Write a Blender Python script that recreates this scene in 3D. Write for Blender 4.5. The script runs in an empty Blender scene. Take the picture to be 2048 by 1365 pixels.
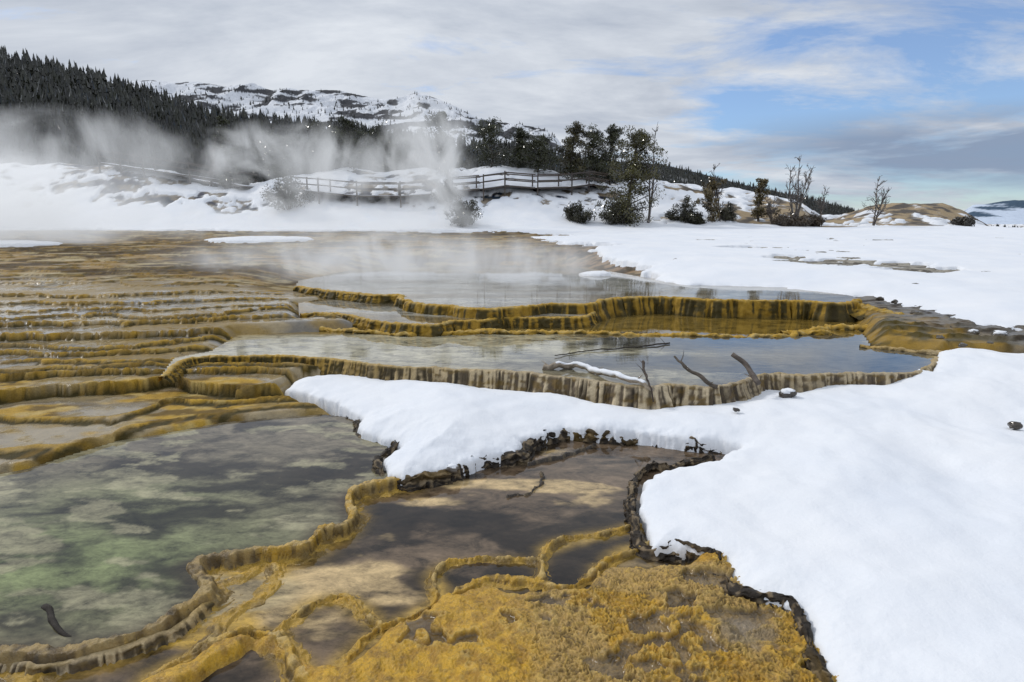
import bpy, bmesh, math, random
import numpy as np
from mathutils import Vector
rng=np.random.RandomState(7); random.seed(7)
C=bpy.context.scene.collection
f=1252.0; H=2.2; TH=math.atan(241.0/f); cT,sT=math.cos(TH),math.sin(TH)
# ---------- camera geometry helpers (photo measurements -> places on the ground)
def rdir(u,v):
    x=(u-1024.0)/f; y=(682.5-v)/f
    return x, cT+y*sT, -sT+y*cT
def PT(u,v,z):
    x,y,w=rdir(u,v); k=(z-H)/w
    return x*k,y*k
def RY(u,v,Y):
    x,y,w=rdir(u,v); k=Y/y
    return x*k, H+w*k
# ---------- noise
TAB=rng.rand(256,256)
def vn(x,y,s=0):
    x=np.asarray(x,float)+s*17.3; y=np.asarray(y,float)+s*31.7
    xi=np.floor(x).astype(int); yi=np.floor(y).astype(int); a=x-xi; b=y-yi
    a=a*a*(3-2*a); b=b*b*(3-2*b)
    t=lambda i,j:TAB[i&255,j&255]
    return (t(xi,yi)*(1-a)+t(xi+1,yi)*a)*(1-b)+(t(xi,yi+1)*(1-a)+t(xi+1,yi+1)*a)*b
def fbm(x,y,o=4,s=0):
    r=0;am=.5;tot=0;x=np.asarray(x,float);y=np.asarray(y,float)
    for i in range(o):
        r=r+am*vn(x,y,s+i*3); tot+=am; am*=.5; x,y=(x*1.7-y*1.1),(x*1.1+y*1.7)
    return r/tot*2-1
def fbs(x,y,o=4,s=0):   # axis aligned fbm, keeps stretched features stretched
    r=0;am=.5;tot=0
    for i in range(o):
        r=r+am*vn(x,y,s+i*3); tot+=am; am*=.55; x=x*2.03; y=y*2.03
    return r/tot*2-1
def sst(t): t=np.clip(t,0,1); return t*t*(3-2*t)
def mix(a,b,t):
    t=np.asarray(t)[...,None]; return np.asarray(a)*(1-t)+np.asarray(b)*t
# ---------- mesh makers
def prop(o,label=None,cat=None,group=None,kind=None):
    if label:o['label']=label
    if cat:o['category']=cat
    if group:o['group']=group
    if kind:o['kind']=kind
    return o
def np_mesh(name,V,F,mat,col=None,parent=None,smooth=True):
    V=np.asarray(V,np.float32); F=np.asarray(F,np.int32)
    me=bpy.data.meshes.new(name); n=F.shape[1]
    me.vertices.add(len(V)); me.vertices.foreach_set('co',V.ravel())
    me.loops.add(F.size); me.loops.foreach_set('vertex_index',F.ravel())
    me.polygons.add(len(F)); me.polygons.foreach_set('loop_start',np.arange(0,F.size,n,dtype=np.int32))
    me.polygons.foreach_set('use_smooth',np.full(len(F),smooth))
    me.update(calc_edges=True)
    if col is not None:
        a=me.color_attributes.new('col','FLOAT_COLOR','POINT')
        cc=np.ones((len(V),4),np.float32); cc[:,:col.shape[1]]=col; a.data.foreach_set('color',cc.ravel())
    me.materials.append(mat)
    o=bpy.data.objects.new(name,me); C.objects.link(o)
    if parent:o.parent=parent
    return o
def grid_faces(nr,nc,keep=None):
    idx=np.arange(nr*nc).reshape(nr,nc)
    F=np.stack([idx[:-1,:-1],idx[:-1,1:],idx[1:,1:],idx[1:,:-1]],-1).reshape(-1,4)
    if keep is not None:
        k=keep.ravel(); F=F[k[F].any(1)]
    return F
def hf(name,X,Y,Z,mat,col,keep=None):
    F=grid_faces(*X.shape,keep)
    V=np.stack([X.ravel(),Y.ravel(),Z.ravel()],1)
    used=np.unique(F); m=np.full(len(V),-1); m[used]=np.arange(len(used))
    return np_mesh(name,V[used],m[F],mat,col.reshape(-1,col.shape[-1])[used])
def polar(r0,r1,ratio,a0,a1,na,extra=None):
    n=int(math.log(r1/r0)/math.log(ratio))+1
    r=r0*ratio**np.arange(n)
    if extra is not None: r=np.concatenate([r,extra])
    a=np.radians(np.linspace(a0,a1,na))
    R,A=np.meshgrid(r,a,indexing='ij')
    return R*np.sin(A),R*np.cos(A)
def segdist(x,y,P,closed):
    d=np.full(x.shape,1e9); ins=np.zeros(x.shape,bool)
    for i in range(0 if closed else 1,len(P)):
        ax,ay=P[i-1]; bx,by=P[i]; ex,ey=bx-ax,by-ay; L=ex*ex+ey*ey+1e-12
        t=np.clip(((x-ax)*ex+(y-ay)*ey)/L,0,1)
        d=np.minimum(d,(x-ax-t*ex)**2+(y-ay-t*ey)**2)
        if closed:
            c=((ay>y)!=(by>y)); xi=(bx-ax)*(y-ay)/((by-ay) if by!=ay else 1e-9)+ax
            ins^=(c&(x<xi))
    return np.sqrt(d),ins
def sdf(X,Y,poly,pad=1.2):
    P=np.asarray(poly); out=np.full(X.shape,-9.0)
    x0,y0=P.min(0)-pad; x1,y1=P.max(0)+pad
    m=(X>x0)&(X<x1)&(Y>y0)&(Y<y1)
    d,ins=segdist(X[m],Y[m],P,True); out[m]=np.where(ins,d,-d)
    return out
def ldist(X,Y,line,pad=.6):
    P=np.asarray(line); out=np.full(X.shape,9.0)
    x0,y0=P.min(0)-pad; x1,y1=P.max(0)+pad
    m=(X>x0)&(X<x1)&(Y>y0)&(Y<y1)
    if m.any():
        d,_=segdist(X[m],Y[m],P,False); out[m]=d
    return out
def poly(pts,z): return [PT(p[0],p[1],p[2] if len(p)>2 else z) for p in pts]
# ---------- materials
def newmat(name):
    m=bpy.data.materials.new(name); m.use_nodes=True; nt=m.node_tree
    return m,nt,nt.nodes['Principled BSDF']
def N(nt,t,**k):
    n=nt.nodes.new(t)
    for a,b in k.items():
        if a in n.inputs.keys(): n.inputs[a].default_value=b
        else: setattr(n,a,b)
    return n
def mathn(nt,op,a,b=None,c=None):
    n=nt.nodes.new('ShaderNodeMath'); n.operation=op
    for i,x in enumerate((a,b,c)):
        if x is None: continue
        if isinstance(x,(int,float)): n.inputs[i].default_value=x
        else: nt.links.new(x,n.inputs[i])
    return n.outputs[0]
def col_mat(name,rough=.8,wetrough=.05,nscale=9,bump=.5,bscale=45,amp=.5,bdist=.02,fine=70,spec=.3):
    m,nt,b=newmat(name); L=nt.links.new
    at=N(nt,'ShaderNodeAttribute',attribute_name='col'); g=N(nt,'ShaderNodeNewGeometry')
    n1=N(nt,'ShaderNodeTexNoise',Scale=nscale,Detail=8.0,Roughness=.65); L(g.outputs['Position'],n1.inputs['Vector'])
    n2=N(nt,'ShaderNodeTexNoise',Scale=fine,Detail=6.0,Roughness=.7); L(g.outputs['Position'],n2.inputs['Vector'])
    k=mathn(nt,'ADD',mathn(nt,'MULTIPLY_ADD',n1.outputs[0],2*amp,1-amp),mathn(nt,'MULTIPLY_ADD',n2.outputs[0],2.2*amp,-1.1*amp))
    mx=N(nt,'ShaderNodeVectorMath',operation='SCALE'); L(at.outputs['Color'],mx.inputs[0]); L(mathn(nt,'MAXIMUM',k,.1),mx.inputs['Scale'])
    L(mx.outputs[0],b.inputs['Base Color'])
    dry=mathn(nt,'SUBTRACT',1.0,at.outputs['Alpha'])
    L(mathn(nt,'MULTIPLY_ADD',dry,rough-wetrough,wetrough),b.inputs['Roughness'])
    L(mathn(nt,'MULTIPLY_ADD',dry,spec-.5,.5),b.inputs['Specular IOR Level'])
    if bump:
        bp=N(nt,'ShaderNodeBump',Distance=bdist); L(mathn(nt,'MULTIPLY',dry,bump),bp.inputs['Strength'])
        n3=N(nt,'ShaderNodeTexNoise',Scale=bscale,Detail=8.0,Roughness=.65); L(g.outputs['Position'],n3.inputs['Vector'])
        L(n3.outputs[0],bp.inputs['Height']); L(bp.outputs[0],b.inputs['Normal'])
    return m
M_TRAV=col_mat('travertine',rough=.75,amp=.5,bump=.9,spec=.2)
M_MOUND=col_mat('microbial_mat',rough=.5,amp=.5,bump=.9,bscale=60,bdist=.022,spec=.4,fine=110)
M_FOL=col_mat('foliage',rough=.9,nscale=3,amp=.3,bump=0,spec=.1)
M_FOREST=col_mat('forest_foliage',rough=1,nscale=.15,amp=.3,fine=1.5,bump=0,spec=.0)
M_WOOD=col_mat('weathered_wood',rough=.85,nscale=14,amp=.5,bump=.5)
M_HILL=col_mat('hillside',rough=.9,nscale=.05,fine=.4,amp=.25,bump=.3,bscale=.2,bdist=2.0,spec=.1)
M_MTN=col_mat('mountain_snow_rock',rough=.9,nscale=.02,fine=.12,amp=.18,bump=.8,bscale=.05,bdist=12.0,spec=.1)
def water_mat():
    m,nt,b=newmat('hot_spring_water'); L=nt.links.new
    at=N(nt,'ShaderNodeAttribute',attribute_name='col'); g=N(nt,'ShaderNodeNewGeometry')
    mp=N(nt,'ShaderNodeMapping'); mp.inputs['Scale'].default_value=(1,1.7,1); mp.inputs['Rotation'].default_value=(0,0,.3); L(g.outputs['Position'],mp.inputs['Vector'])
    n1=N(nt,'ShaderNodeTexNoise',Scale=2.8,Detail=9.0,Roughness=.62,Distortion=.9); L(mp.outputs[0],n1.inputs['Vector'])
    n2=N(nt,'ShaderNodeTexNoise',Scale=16.0,Detail=9.0,Roughness=.8,Distortion=.6); L(mp.outputs[0],n2.inputs['Vector'])
    k=mathn(nt,'ADD',mathn(nt,'MULTIPLY_ADD',n1.outputs[0],3.4,-.7),mathn(nt,'MULTIPLY_ADD',n2.outputs[0],2.2,-1.1))
    k=mathn(nt,'MAXIMUM',k,.15)
    mx=N(nt,'ShaderNodeVectorMath',operation='SCALE'); L(at.outputs['Color'],mx.inputs[0]); L(k,mx.inputs['Scale'])
    L(mx.outputs[0],b.inputs['Base Color']); b.inputs['Roughness'].default_value=.02; b.inputs['IOR'].default_value=1.36
    L(at.outputs['Alpha'],b.inputs['Specular IOR Level'])
    n3=N(nt,'ShaderNodeTexNoise',Scale=7.0,Detail=3.0); L(mp.outputs[0],n3.inputs['Vector'])
    bp=N(nt,'ShaderNodeBump',Distance=.01,Strength=.05); L(n3.outputs[0],bp.inputs['Height']); L(bp.outputs[0],b.inputs['Normal'])
    return m
M_WATER=water_mat()
def snow_mat():
    m,nt,b=newmat('snow'); L=nt.links.new
    g=N(nt,'ShaderNodeNewGeometry')
    n=N(nt,'ShaderNodeTexNoise',Scale=.8,Detail=6.0,Roughness=.55); L(g.outputs['Position'],n.inputs['Vector'])
    r=N(nt,'ShaderNodeValToRGB'); r.color_ramp.elements[0].position=.3; r.color_ramp.elements[0].color=(.77,.80,.85,1)
    r.color_ramp.elements[1].position=.7; r.color_ramp.elements[1].color=(.85,.86,.88,1)
    L(n.outputs[0],r.inputs[0]); L(r.outputs[0],b.inputs['Base Color'])
    b.inputs['Roughness'].default_value=.65; b.inputs['Specular IOR Level'].default_value=.15
    n2=N(nt,'ShaderNodeTexNoise',Scale=30.0,Detail=7.0,Roughness=.6); L(g.outputs['Position'],n2.inputs['Vector'])
    bp=N(nt,'ShaderNodeBump',Distance=.012,Strength=.45); L(n2.outputs[0],bp.inputs['Height']); L(bp.outputs[0],b.inputs['Normal'])
    return m
M_SNOW=snow_mat()
# ---------- colours
GOLD=np.array([.41,.245,.026]); DGOLD=np.array([.16,.095,.011]); PGOLD=np.array([.52,.37,.12]); OLIVE=np.array([.075,.055,.010])
TAN=np.array([.52,.43,.29]); DARK=np.array([.045,.035,.026]); GREY=np.array([.24,.22,.19]); SNOWC=np.array([.82,.835,.86])
# ---------- winding lines
def catmull(P,ds):
    P=np.asarray(P,float); out=[]
    Q=np.vstack([2*P[0]-P[1],P,2*P[-1]-P[-2]])
    for i in range(1,len(Q)-2):
        n=max(2,int(np.linalg.norm(Q[i+1][:2]-Q[i][:2])/ds)); t=np.linspace(0,1,n,endpoint=False)[:,None]
        a,b,c,e=Q[i-1],Q[i],Q[i+1],Q[i+2]
        out.append(.5*((2*b)+(c-a)*t+(2*a-5*b+4*c-e)*t*t+(3*b-a-3*c+e)*t**3))
    return np.vstack(out+[P[-1:]])
def winding(pts,ds,wob,side,seed):
    L=[]
    for p in pts:
        u,v,z=p[:3]; x,y=PT(u,v,z); L.append((x,y,z,p[3] if len(p)>3 else .12,p[4] if len(p)>4 else 1))
    S=catmull(L,ds); xy=S[:,:2]; seg=np.r_[0,np.cumsum(np.linalg.norm(np.diff(xy,axis=0),axis=1))]
    def tang(xy,kk):
        T=np.gradient(xy,axis=0); T=np.stack([np.convolve(np.pad(T[:,i],kk//2,mode='edge'),np.ones(kk)/kk,'valid') for i in (0,1)],1); return T/(np.linalg.norm(T,axis=1)[:,None]+1e-9)
    T=tang(xy,15); Nn=np.stack([T[:,1],-T[:,0]],1)*side
    sc=np.sqrt(np.abs(fbm(seg*.9,seg*0+seed*1.7,2,seed)))
    xy=xy+Nn*(wob*(sc*1.6-.9+.5*np.sqrt(np.abs(fbm(seg*3.2,seg*0,2,seed+1)))))[:,None]
    T=tang(xy,9); Nn=np.stack([T[:,1],-T[:,0]],1)*side
    return xy,Nn,seg,S
# ---------- outlines traced on the terraces
ab=[(815,962),(760,970),(715,980),(695,1000),(706,1030),(690,1054),(640,1060),(625,1085),(600,1098),(520,1106),(425,1116),(385,1135),(408,1165),(415,1190),(370,1222),(320,1250),(240,1278),(150,1300),(80,1310),(0,1302),(-150,1290),(-500,1280)]
A_poly=poly([(-500,985),(0,950),(60,938),(130,915),(230,885),(330,868),(450,846),(560,836),(640,830),(700,836),(730,860),(770,880),(775,910),(790,950)]+ab,0)
B_poly=poly([(-700,1280)]+ab[::-1]+[(800,950),(900,925),(1050,880),(1150,850),(1480,862),(1900,900),(2700,1000),(2900,1900),(-1200,1900)],-.06)
mlip=[(330,752,.35,.08,1),(350,726,.35,.12,1),(400,713,.35,.16,1),(520,710,.35,.18,1),(600,712,.35,.20,.95),(660,716,.35,.22,.9),(720,724,.35,.26,.7),(780,730,.35,.27,.55),(850,734,.35,.28,.4),(950,738,.35,.32,.25),(1050,745,.35,.34,.15),(1150,754,.35,.36,.1),(1230,764,.35,.36,.1),(1300,770,.35,.36,.05),(1340,766,.35,.32,.1),(1420,771,.35,.30,.1),(1470,762,.35,.28,.1),(1520,747,.35,.28,.15),(1600,749,.35,.28,.15),(1700,746,.35,.28,.1),(1790,746,.35,.26,.1),(1845,740,.35,.22,.2),(1866,712,.35,.12,.3)]
ulip=[(590,572,.68,.10,1),(640,578,.68,.14,1),(700,584,.68,.18,1),(760,589,.68,.18,1),(805,590,.68,.2,1),(818,602,.68,.30,1),(880,609,.68,.34,1),(960,616,.68,.34,1),(1040,613,.68,.35,1),(1100,607,.68,.36,1),(1170,606,.68,.37,1),(1225,596,.68,.38,1),(1300,593,.68,.38,1),(1400,597,.68,.38,1),(1500,600,.68,.38,1),(1600,600,.68,.38,1),(1670,604,.68,.36,1),(1720,598,.68,.3,1)]
led=[(600,628,.52,.12,1),(640,624,.52,.14,1),(700,628,.52,.16,1),(740,640,.52,.20,1),(800,646,.52,.20,1),(862,649,.52,.2,1),(905,641,.52,.2,1),(960,640,.52,.22,1),(1010,634,.52,.22,1),(1080,634,.52,.22,1),(1165,632,.52,.22,1),(1190,614,.54,.22,1)]
ML=winding(mlip,.011,.085,1,1); UL=winding(ulip,.014,.12,1,2); LL=winding(led,.014,.10,1,3)
M_poly=[tuple(p) for p in ML[0][::10]]+poly([(1860,700),(1740,690),(1725,668),(1700,636),(1600,628),(1200,626),(820,630),(740,655),(640,662),(480,668),(440,690),(425,700),(350,714)],.35)
U_poly=[tuple(p) for p in UL[0][::10]]+poly([(1700,592),(1560,574),(1400,569),(1290,556),(1200,540),(1100,528),(800,528),(680,545),(600,562)],.66)
U2_poly=[tuple(p) for p in LL[0][::10]]+poly([(1190,600),(900,590),(700,590),(600,606)],.5)
S1=[(560,782),(600,762),(700,750),(830,752),(860,766),(1000,782),(1100,790),(1200,806),(1300,816),(1400,812),(1450,800),(1480,776),(1600,770),(1640,780),(1750,785),(1830,768),(1862,745,.3),(1870,705,.35),(1905,694,.38),(2048,704,.38),(2700,730,.3),(3300,1900),(1720,1500),(1672,1365),(1640,1300),(1590,1200),(1480,1168),(1440,1102),(1380,1080),(1300,1078),(1272,1000),(1280,950),(1330,925),(1430,912),(1478,884),(1400,876),(1300,862),(1200,858),(1130,850),(1050,874),(1040,896),(960,908),(900,930),(800,948),(770,938),(762,908),(798,884),(740,868),(718,860),(714,832),(650,802)]
S1_poly=poly(S1,.10)
def prof(Y): return np.interp(Y,[0,5,6.3,7,7.7,9,10,15,20,30,43],[.02,.03,.05,.11,.22,.40,.5,.75,.95,1.3,1.6])
crU=[-900,-400,0,240,300,400,500,620,700,900,1000,1100,1230,1330,1400,1500,1600,1640,1680,1730,1800,1880,1930,1980,2048,2600]
crV=[330,330,335,335,345,362,378,356,345,347,340,350,372,370,376,388,402,428,428,412,406,410,428,456,463,470]
def far_ground(X,Y):
    z=prof(Y); Ys=np.maximum(Y,1.0); uu=1024+f*1.018*X/Ys
    cz=H+56*(441-np.interp(uu,crU,crV))/f*1.0
    t=sst((Y-42)/14.0); z=z+(np.maximum(cz,1.2)-1.6)*t
    z=z+t*(.55*fbm(X*.22,Y*.22,4,5)+.16*fbm(X*1.1,Y*1.1,3,6))
    z=z-np.clip(Y-58,0,45)*.32
    return np.maximum(z,-12)
def locate(u,v,y0=8,y1=57):
    for Y in np.arange(y0,y1,.25):
        X,z=RY(u,v,Y); g=float(far_ground(np.array([X]),np.array([Y]))[0])
        if z<=g: return X,Y,g
    X,z=RY(u,v,y1); return X,y1,float(far_ground(np.array([X]),np.array([y1]))[0])
def PG(u,v):
    X,Y,g=locate(u,v,5,57); return (X,Y)
def far_rock(X,Y):
    uu=1024+f*1.018*X/np.maximum(Y,1); r=sst((uu-1280)/60.)*sst((Y-43.5)/2.5)
    n=fbm(X*.35,Y*.5,5,11)*.7+fbm(X*1.3,Y*1.6,3,12)*.5
    bias=np.interp(uu,[1280,1500,1640,1700,1900,2000],[-.05,.08,.12,.40,.40,-.2])
    l=sst((1280-uu)/60.)*sst((Y-46)/3.)*sst((n-.12)*6)*.9
    return np.maximum(r*sst((n+bias)/.25),l)
# ---------- the ground sheet, with the traced left-hand terraces
ext=70*1.12**np.arange(0,44)
X,Y=polar(.9,68,1.0044,-62,62,980,ext)
gz=far_ground(X,Y)
nz=fbm(X*1.1,Y*1.6,4,3); nf=fbm(X*7,Y*9,4,4); ns=fbs(X*.55,Y*.9,5,33)
st=.045
hh=prof(Y)+.13*fbs(X*.22,Y*.30,3,1)*sst((Y-5)/3)+.06*fbm(X*.9,Y*1.2,3,2)
k=np.floor(hh/st); fr=hh/st-k
terrF=st*(k+sst(fr/.10))+.014*np.exp(-((fr-.14)/.05)**2)+.012*nf*sst((Y-12)/4)
rimF=np.exp(-((fr-.10)/.08)**2); wallF=sst((.13-fr)/.06)
L0=[([-500,0,130,330,560,640],[985,948,913,866,832,826]),
([-500,-60,110,190,300,400,500,640],[930,905,905,885,852,828,812,800]),
([-500,0,80,160,240,300,335,400,470,540,640],[850,838,842,846,836,815,790,792,797,790,783]),
([-500,0,80,180,280,340,400,470,560,640],[815,796,782,772,760,752,768,778,774,764]),
([-500,0,130,230,330,400,640],[770,760,748,742,738,738,740]),
([-500,0,100,200,300,360,640],[735,727,722,726,716,706,700]),
([-500,0,180,300,420,480,560,640],[712,702,711,700,686,674,668,664]),
([-500,0,160,300,420,520,640],[685,677,668,664,655,647,642]),
([-500,0,100,260,400,520,640],[658,651,648,644,636,631,624]),
([-500,0,120,300,440,560,640],[634,627,620,622,612,604,604]),
([-500,0,120,300,440,560,640],[610,607,604,607,598,590,588]),
([-500,0,120,300,440,560,640],[588,587,589,588,578,576,574])]
GU=np.linspace(-500,640,77); LINES=[]
for i,(us,vs) in enumerate(L0):
    cur=np.interp(GU,us,vs)
    if i in (5,7,9):   # a finer ledge between some pairs
        pr=LINES[-1][1]; tt_=.5+.22*np.sin(GU*.013+i*2.1); LINES.append((GU,pr*(1-tt_)+cur*tt_))
    LINES.append((GU,cur))
pz=prof(Y); e=np.arctan((pz-H)/np.maximum(Y,.5)); yc=np.tan(e+TH); vv=682.5-f*yc; uu=1024+f*(X/np.maximum(Y,.5))*(cT+yc*sT)
m_per=Y*Y/(f*(H-pz+.01))
zl=np.full(X.shape,.0); lrim=np.zeros(X.shape); lwall=np.zeros(X.shape); prev=np.full(X.shape,1400.)
wn=(.9*np.sqrt(np.abs(fbm(X*.9,Y*1.3,2,71)))+.45*np.sqrt(np.abs(fbm(X*3.3,Y*4,2,72)))+.14*fbm(X*10,Y*12,2,73)-.8)
Lprev=0.0
for i,(us,vs) in enumerate(LINES):
    vk=np.interp(uu,us,vs)+4*fbs(uu*.006,0*uu,3,i+100)
    vk=np.minimum(vk,prev-3); prev=vk
    v0=float(np.interp(200,us,vs)); yy=np.linspace(4,20,400); ee=np.arctan((prof(yy)-H)/yy); vvv=682.5-f*np.tan(ee+TH); Lk=float(np.interp(-v0,-vvv,prof(yy)))+.012
    md=(vk-vv)*m_per-wn*(.20+.035*i); wv=.4+.85*vn(uu*.014,uu*0,i+7)
    zl=zl+(Lk-Lprev)*sst(md/.05)+.030*wv*np.exp(-((md-.075)/.04)**2)
    lrim=np.maximum(lrim,np.exp(-((md-.075)/(.065*wv))**2)*np.clip(wv*1.5,0,1)); lwall=np.maximum(lwall,sst((md+.12)/.05)*(1-sst((md-.015)/.04)))
    Lprev=Lk
inL=(1-sst((uu-680)/120))*sst((vv-566)/12.)*(1-sst((vv-955)/25))
inL=np.where(Y<1.5,0,inL)
tm=sst((Y-5)/1.)*(1-sst((Y-38)/5))
Z=gz*(1-tm)+terrF*tm
Z=Z*(1-inL)+zl*inL+.008*nf*inL*sst((nf-.1)*4)
rim=rimF*(1-inL)+lrim*inL; wall=wallF*(1-inL)+lwall*inL
flatc=mix(mix(np.array([.31,.24,.13]),np.array([.15,.135,.11]),sst(nz*2+.4)),np.array([.25,.155,.02]),sst((ns+.02)*4)*.8)
brown=mix(mix(np.array([.25,.145,.018]),np.array([.07,.040,.010]),sst(ns*4+.5)),np.array([.40,.32,.17]),sst((nz-.12)*5)*.8)
brown=mix(brown,np.array([.045,.025,.008]),sst((fbs(X*.5,Y*2.2,4,37)-.08)*6)*.75)
fy=sst((Y-14.0)/2.); 
col=mix(flatc,brown,fy*.97)
strk=vn(X*16,Y*3,9)
rc=mix(GOLD,PGOLD,sst(nf*2)*.6); rc=mix(rc,DGOLD,sst((fbm(X*3,Y*3,3,75)-.05)*4)*.6); wc=mix(DGOLD*.9,OLIVE*.7,sst(strk*2.8-.4))
col=mix(col,rc,np.clip(rim*1.2,0,1)*(1-.7*fy)*(.5+.5*sst(nz*3+.8))); col=mix(col,wc,np.clip(wall,0,1)*(1-.25*fy))
wet=np.clip(.97*(1-np.clip(rim*1.4+wall,0,1))*(1-fy*.70)*(1-sst((nf-.25)*4))*(1-sst((ns-.05)*5)*.4)*(1-fy*sst((ns+.1)*5)),0,.97)
gl=inL*sst((nz*1.1+.10+.5*np.exp(-((uu-480)/190)**2-((vv-815)/45)**2)+.5*np.exp(-((uu-180)/200)**2-((vv-870)/40)**2)+.4*np.exp(-((uu-100)/300)**2-((vv-765)/22)**2)-.27)*3)*sst((vv-735)/20)
col=mix(col,mix(mix(GOLD*1.15,PGOLD,sst(nf*2+.4)),DGOLD,sst(fbm(X*3,Y*6,3,77)*3+.1)),gl*.9*(1-np.clip(wall,0,1))); wet=wet*(1-gl)
near=1-sst((Y-4.6)/.5)
col=mix(col,mix(GOLD,DGOLD,sst(nf+.5)),near); wet=wet*(1-near)
rt=sst((X-4.2)/1.5)*(Y<17)
rn=fbm(X*3,Y*5,4,78)
col=mix(col,mix(mix(GOLD*.7,OLIVE,sst(rn*3+.5)),mix(GREY*.7,DARK,sst(nf*3+.3)),sst((X-6.2)/1.2+nz)),rt*.95); wet=wet*(1-rt*.5); Z=Z+rt*(.035*rn+.02*nf)
edgeb=np.exp(-((uu-1250)/160.)**2-((vv-510)/45.)**2)
col=mix(col,mix(np.array([.30,.20,.12]),DARK,sst(rn*4+.5)),edgeb*.85)
gp=sst((uu-1360)/60.)*sst((568-vv)/10.)*sst((Y-11)/2)*(Y<42); col=mix(col,mix(np.array([.36,.33,.27]),np.array([.12,.105,.085]),sst(nf*3+.3)),gp); wet=wet*(1-gp)
for P,lv,wd,pd in ((A_poly,0,.12,1.2),(B_poly,-.06,.12,1.2),(M_poly,.35,.35,1.2),(U_poly,.66,2.2,2.6),(U2_poly,.5,.3,1.2),(S1_poly,0.0,.12,1.2)):
    d=sdf(X,Y,P,pad=pd); t=sst((d+wd)/(wd+.08)); Z=Z*(1-t)+np.minimum(Z,lv-.12)*t
sn=sst((Y-40)/3.); rk=far_rock(X,Y)
col=mix(col,SNOWC,sn*(1-rk)); rockc=mix(np.array([.36,.27,.16]),np.array([.10,.085,.07]),sst(fbm(X*.9,Y*1.5,4,20)*2.5+.45)+sst((1250-uu)/60.)*.6)
col=mix(col,rockc,rk); wet=wet*(1-sn)
ca=np.concatenate([np.clip(col,0,1),wet[...,None]],-1)
g=hf('ground',X,Y,Z,M_TRAV,ca); prop(g,'golden brown stepped travertine ground running back to snowy banks',kind='structure')
# ---------- snow behind
S2=[(-900,452),(-200,456),(0,458),(200,462),(420,464),(700,463),(900,466),(1060,468),(1090,486),(1200,505),(1230,520),(1310,530),(1300,548),(1360,566),(1480,570),(1560,573),(1620,586),(1750,590),(1775,612),(1850,632),(1880,650),(1960,656),(2048,672),(2700,710)]
S2_poly=[PG(u,v) for u,v in S2]+[(120,30),(120,57),(-110,57)]
X2,Y2=polar(6,62,1.0050,-60,60,800)
d=sdf(X2,Y2,S2_poly)+.26*fbm(X2*1.2,Y2*1.2,4,8)*np.clip(Y2/10,0.6,3)+.09*fbm(X2*5,Y2*5,3,28)
for u,v,a,b in ((20,490,2.2,1.2),(520,482,2.5,1.6),(1190,538,.5,.4)):
    px,py=PG(u,v); q=((X2-px)/a)**2+((Y2-py)/b)**2; d=np.maximum(d,(1-np.sqrt(q))*b+.12*fbm(X2*1.5,Y2*1.5,3,18))
base=far_ground(X2,Y2)
edge=np.sqrt(np.clip(1-(1-np.clip(d/.6,0,1))**2,0,1))
dr=np.clip(-sdf(X2,Y2,U_poly,pad=3.2),0,3.2); lowr=.20*(1-sst(dr/2.6))
Zs=base+.01-lowr+.12*edge-.25*(d<0)+.10*fbm(X2*.30,Y2*.30,3,9)*edge+.03*fbm(X2*1.2,Y2*1.2,3,19)*edge
rk2=far_rock(X2,Y2); Zs=Zs-rk2*.6
for (u,v,rx,ry) in ((1488,501,.9,.4),(1570,521,.8,.5),(1660,529,1.3,.7),(1790,535,.9,.6),(1850,545,1.1,.6),(1150,497,1.7,1.0),(1085,474,1.4,1.5)):
    px,py=PG(u,v); q=((X2-px)/rx)**2+((Y2-py)/ry)**2+1.3*fbm(X2*2.5,Y2*4,3,10); Zs=Zs-.45*sst(1.35-q)
s=hf('snow',X2,Y2,Zs,M_SNOW,np.ones(X2.shape+(4,)),keep=(d>-.15)&(rk2<.95)); prop(s,'smooth snow field lying behind the pools',kind='structure')
# ---------- near snow
X1,Y1=polar(1.6,12.5,1.0034,-28,62,1000)
d=sdf(X1,Y1,S1_poly)-.03+.05*fbm(X1*3,Y1*3,4,13)+.030*fbm(X1*12,Y1*12,3,14)
base=-.01+.24*sst((X1-3.2)/2.5)*sst((Y1-5.5)/3)+.06*sst((Y1-3)/4)+.03*sst((Y1-6.1)/1.2)
edge=np.sqrt(np.clip(1-(1-np.clip(d/.22,0,1))**2,0,1))
Zs=base+.070*edge+.10*(1-np.exp(-np.clip(d,0,9)/.8))*.9+.13*fbm(X1*.6,Y1*.6,3,15)*sst(d/.6)+.040*fbm(X1*2.2,Y1*2.2,3,16)*edge-.25*sst(-d/.03)
s=hf('snow',X1,Y1,Zs,M_SNOW,np.ones(X1.shape+(4,)),keep=d>-.05); prop(s,'thick rounded snow bank spreading over the right foreground',kind='structure')
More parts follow.
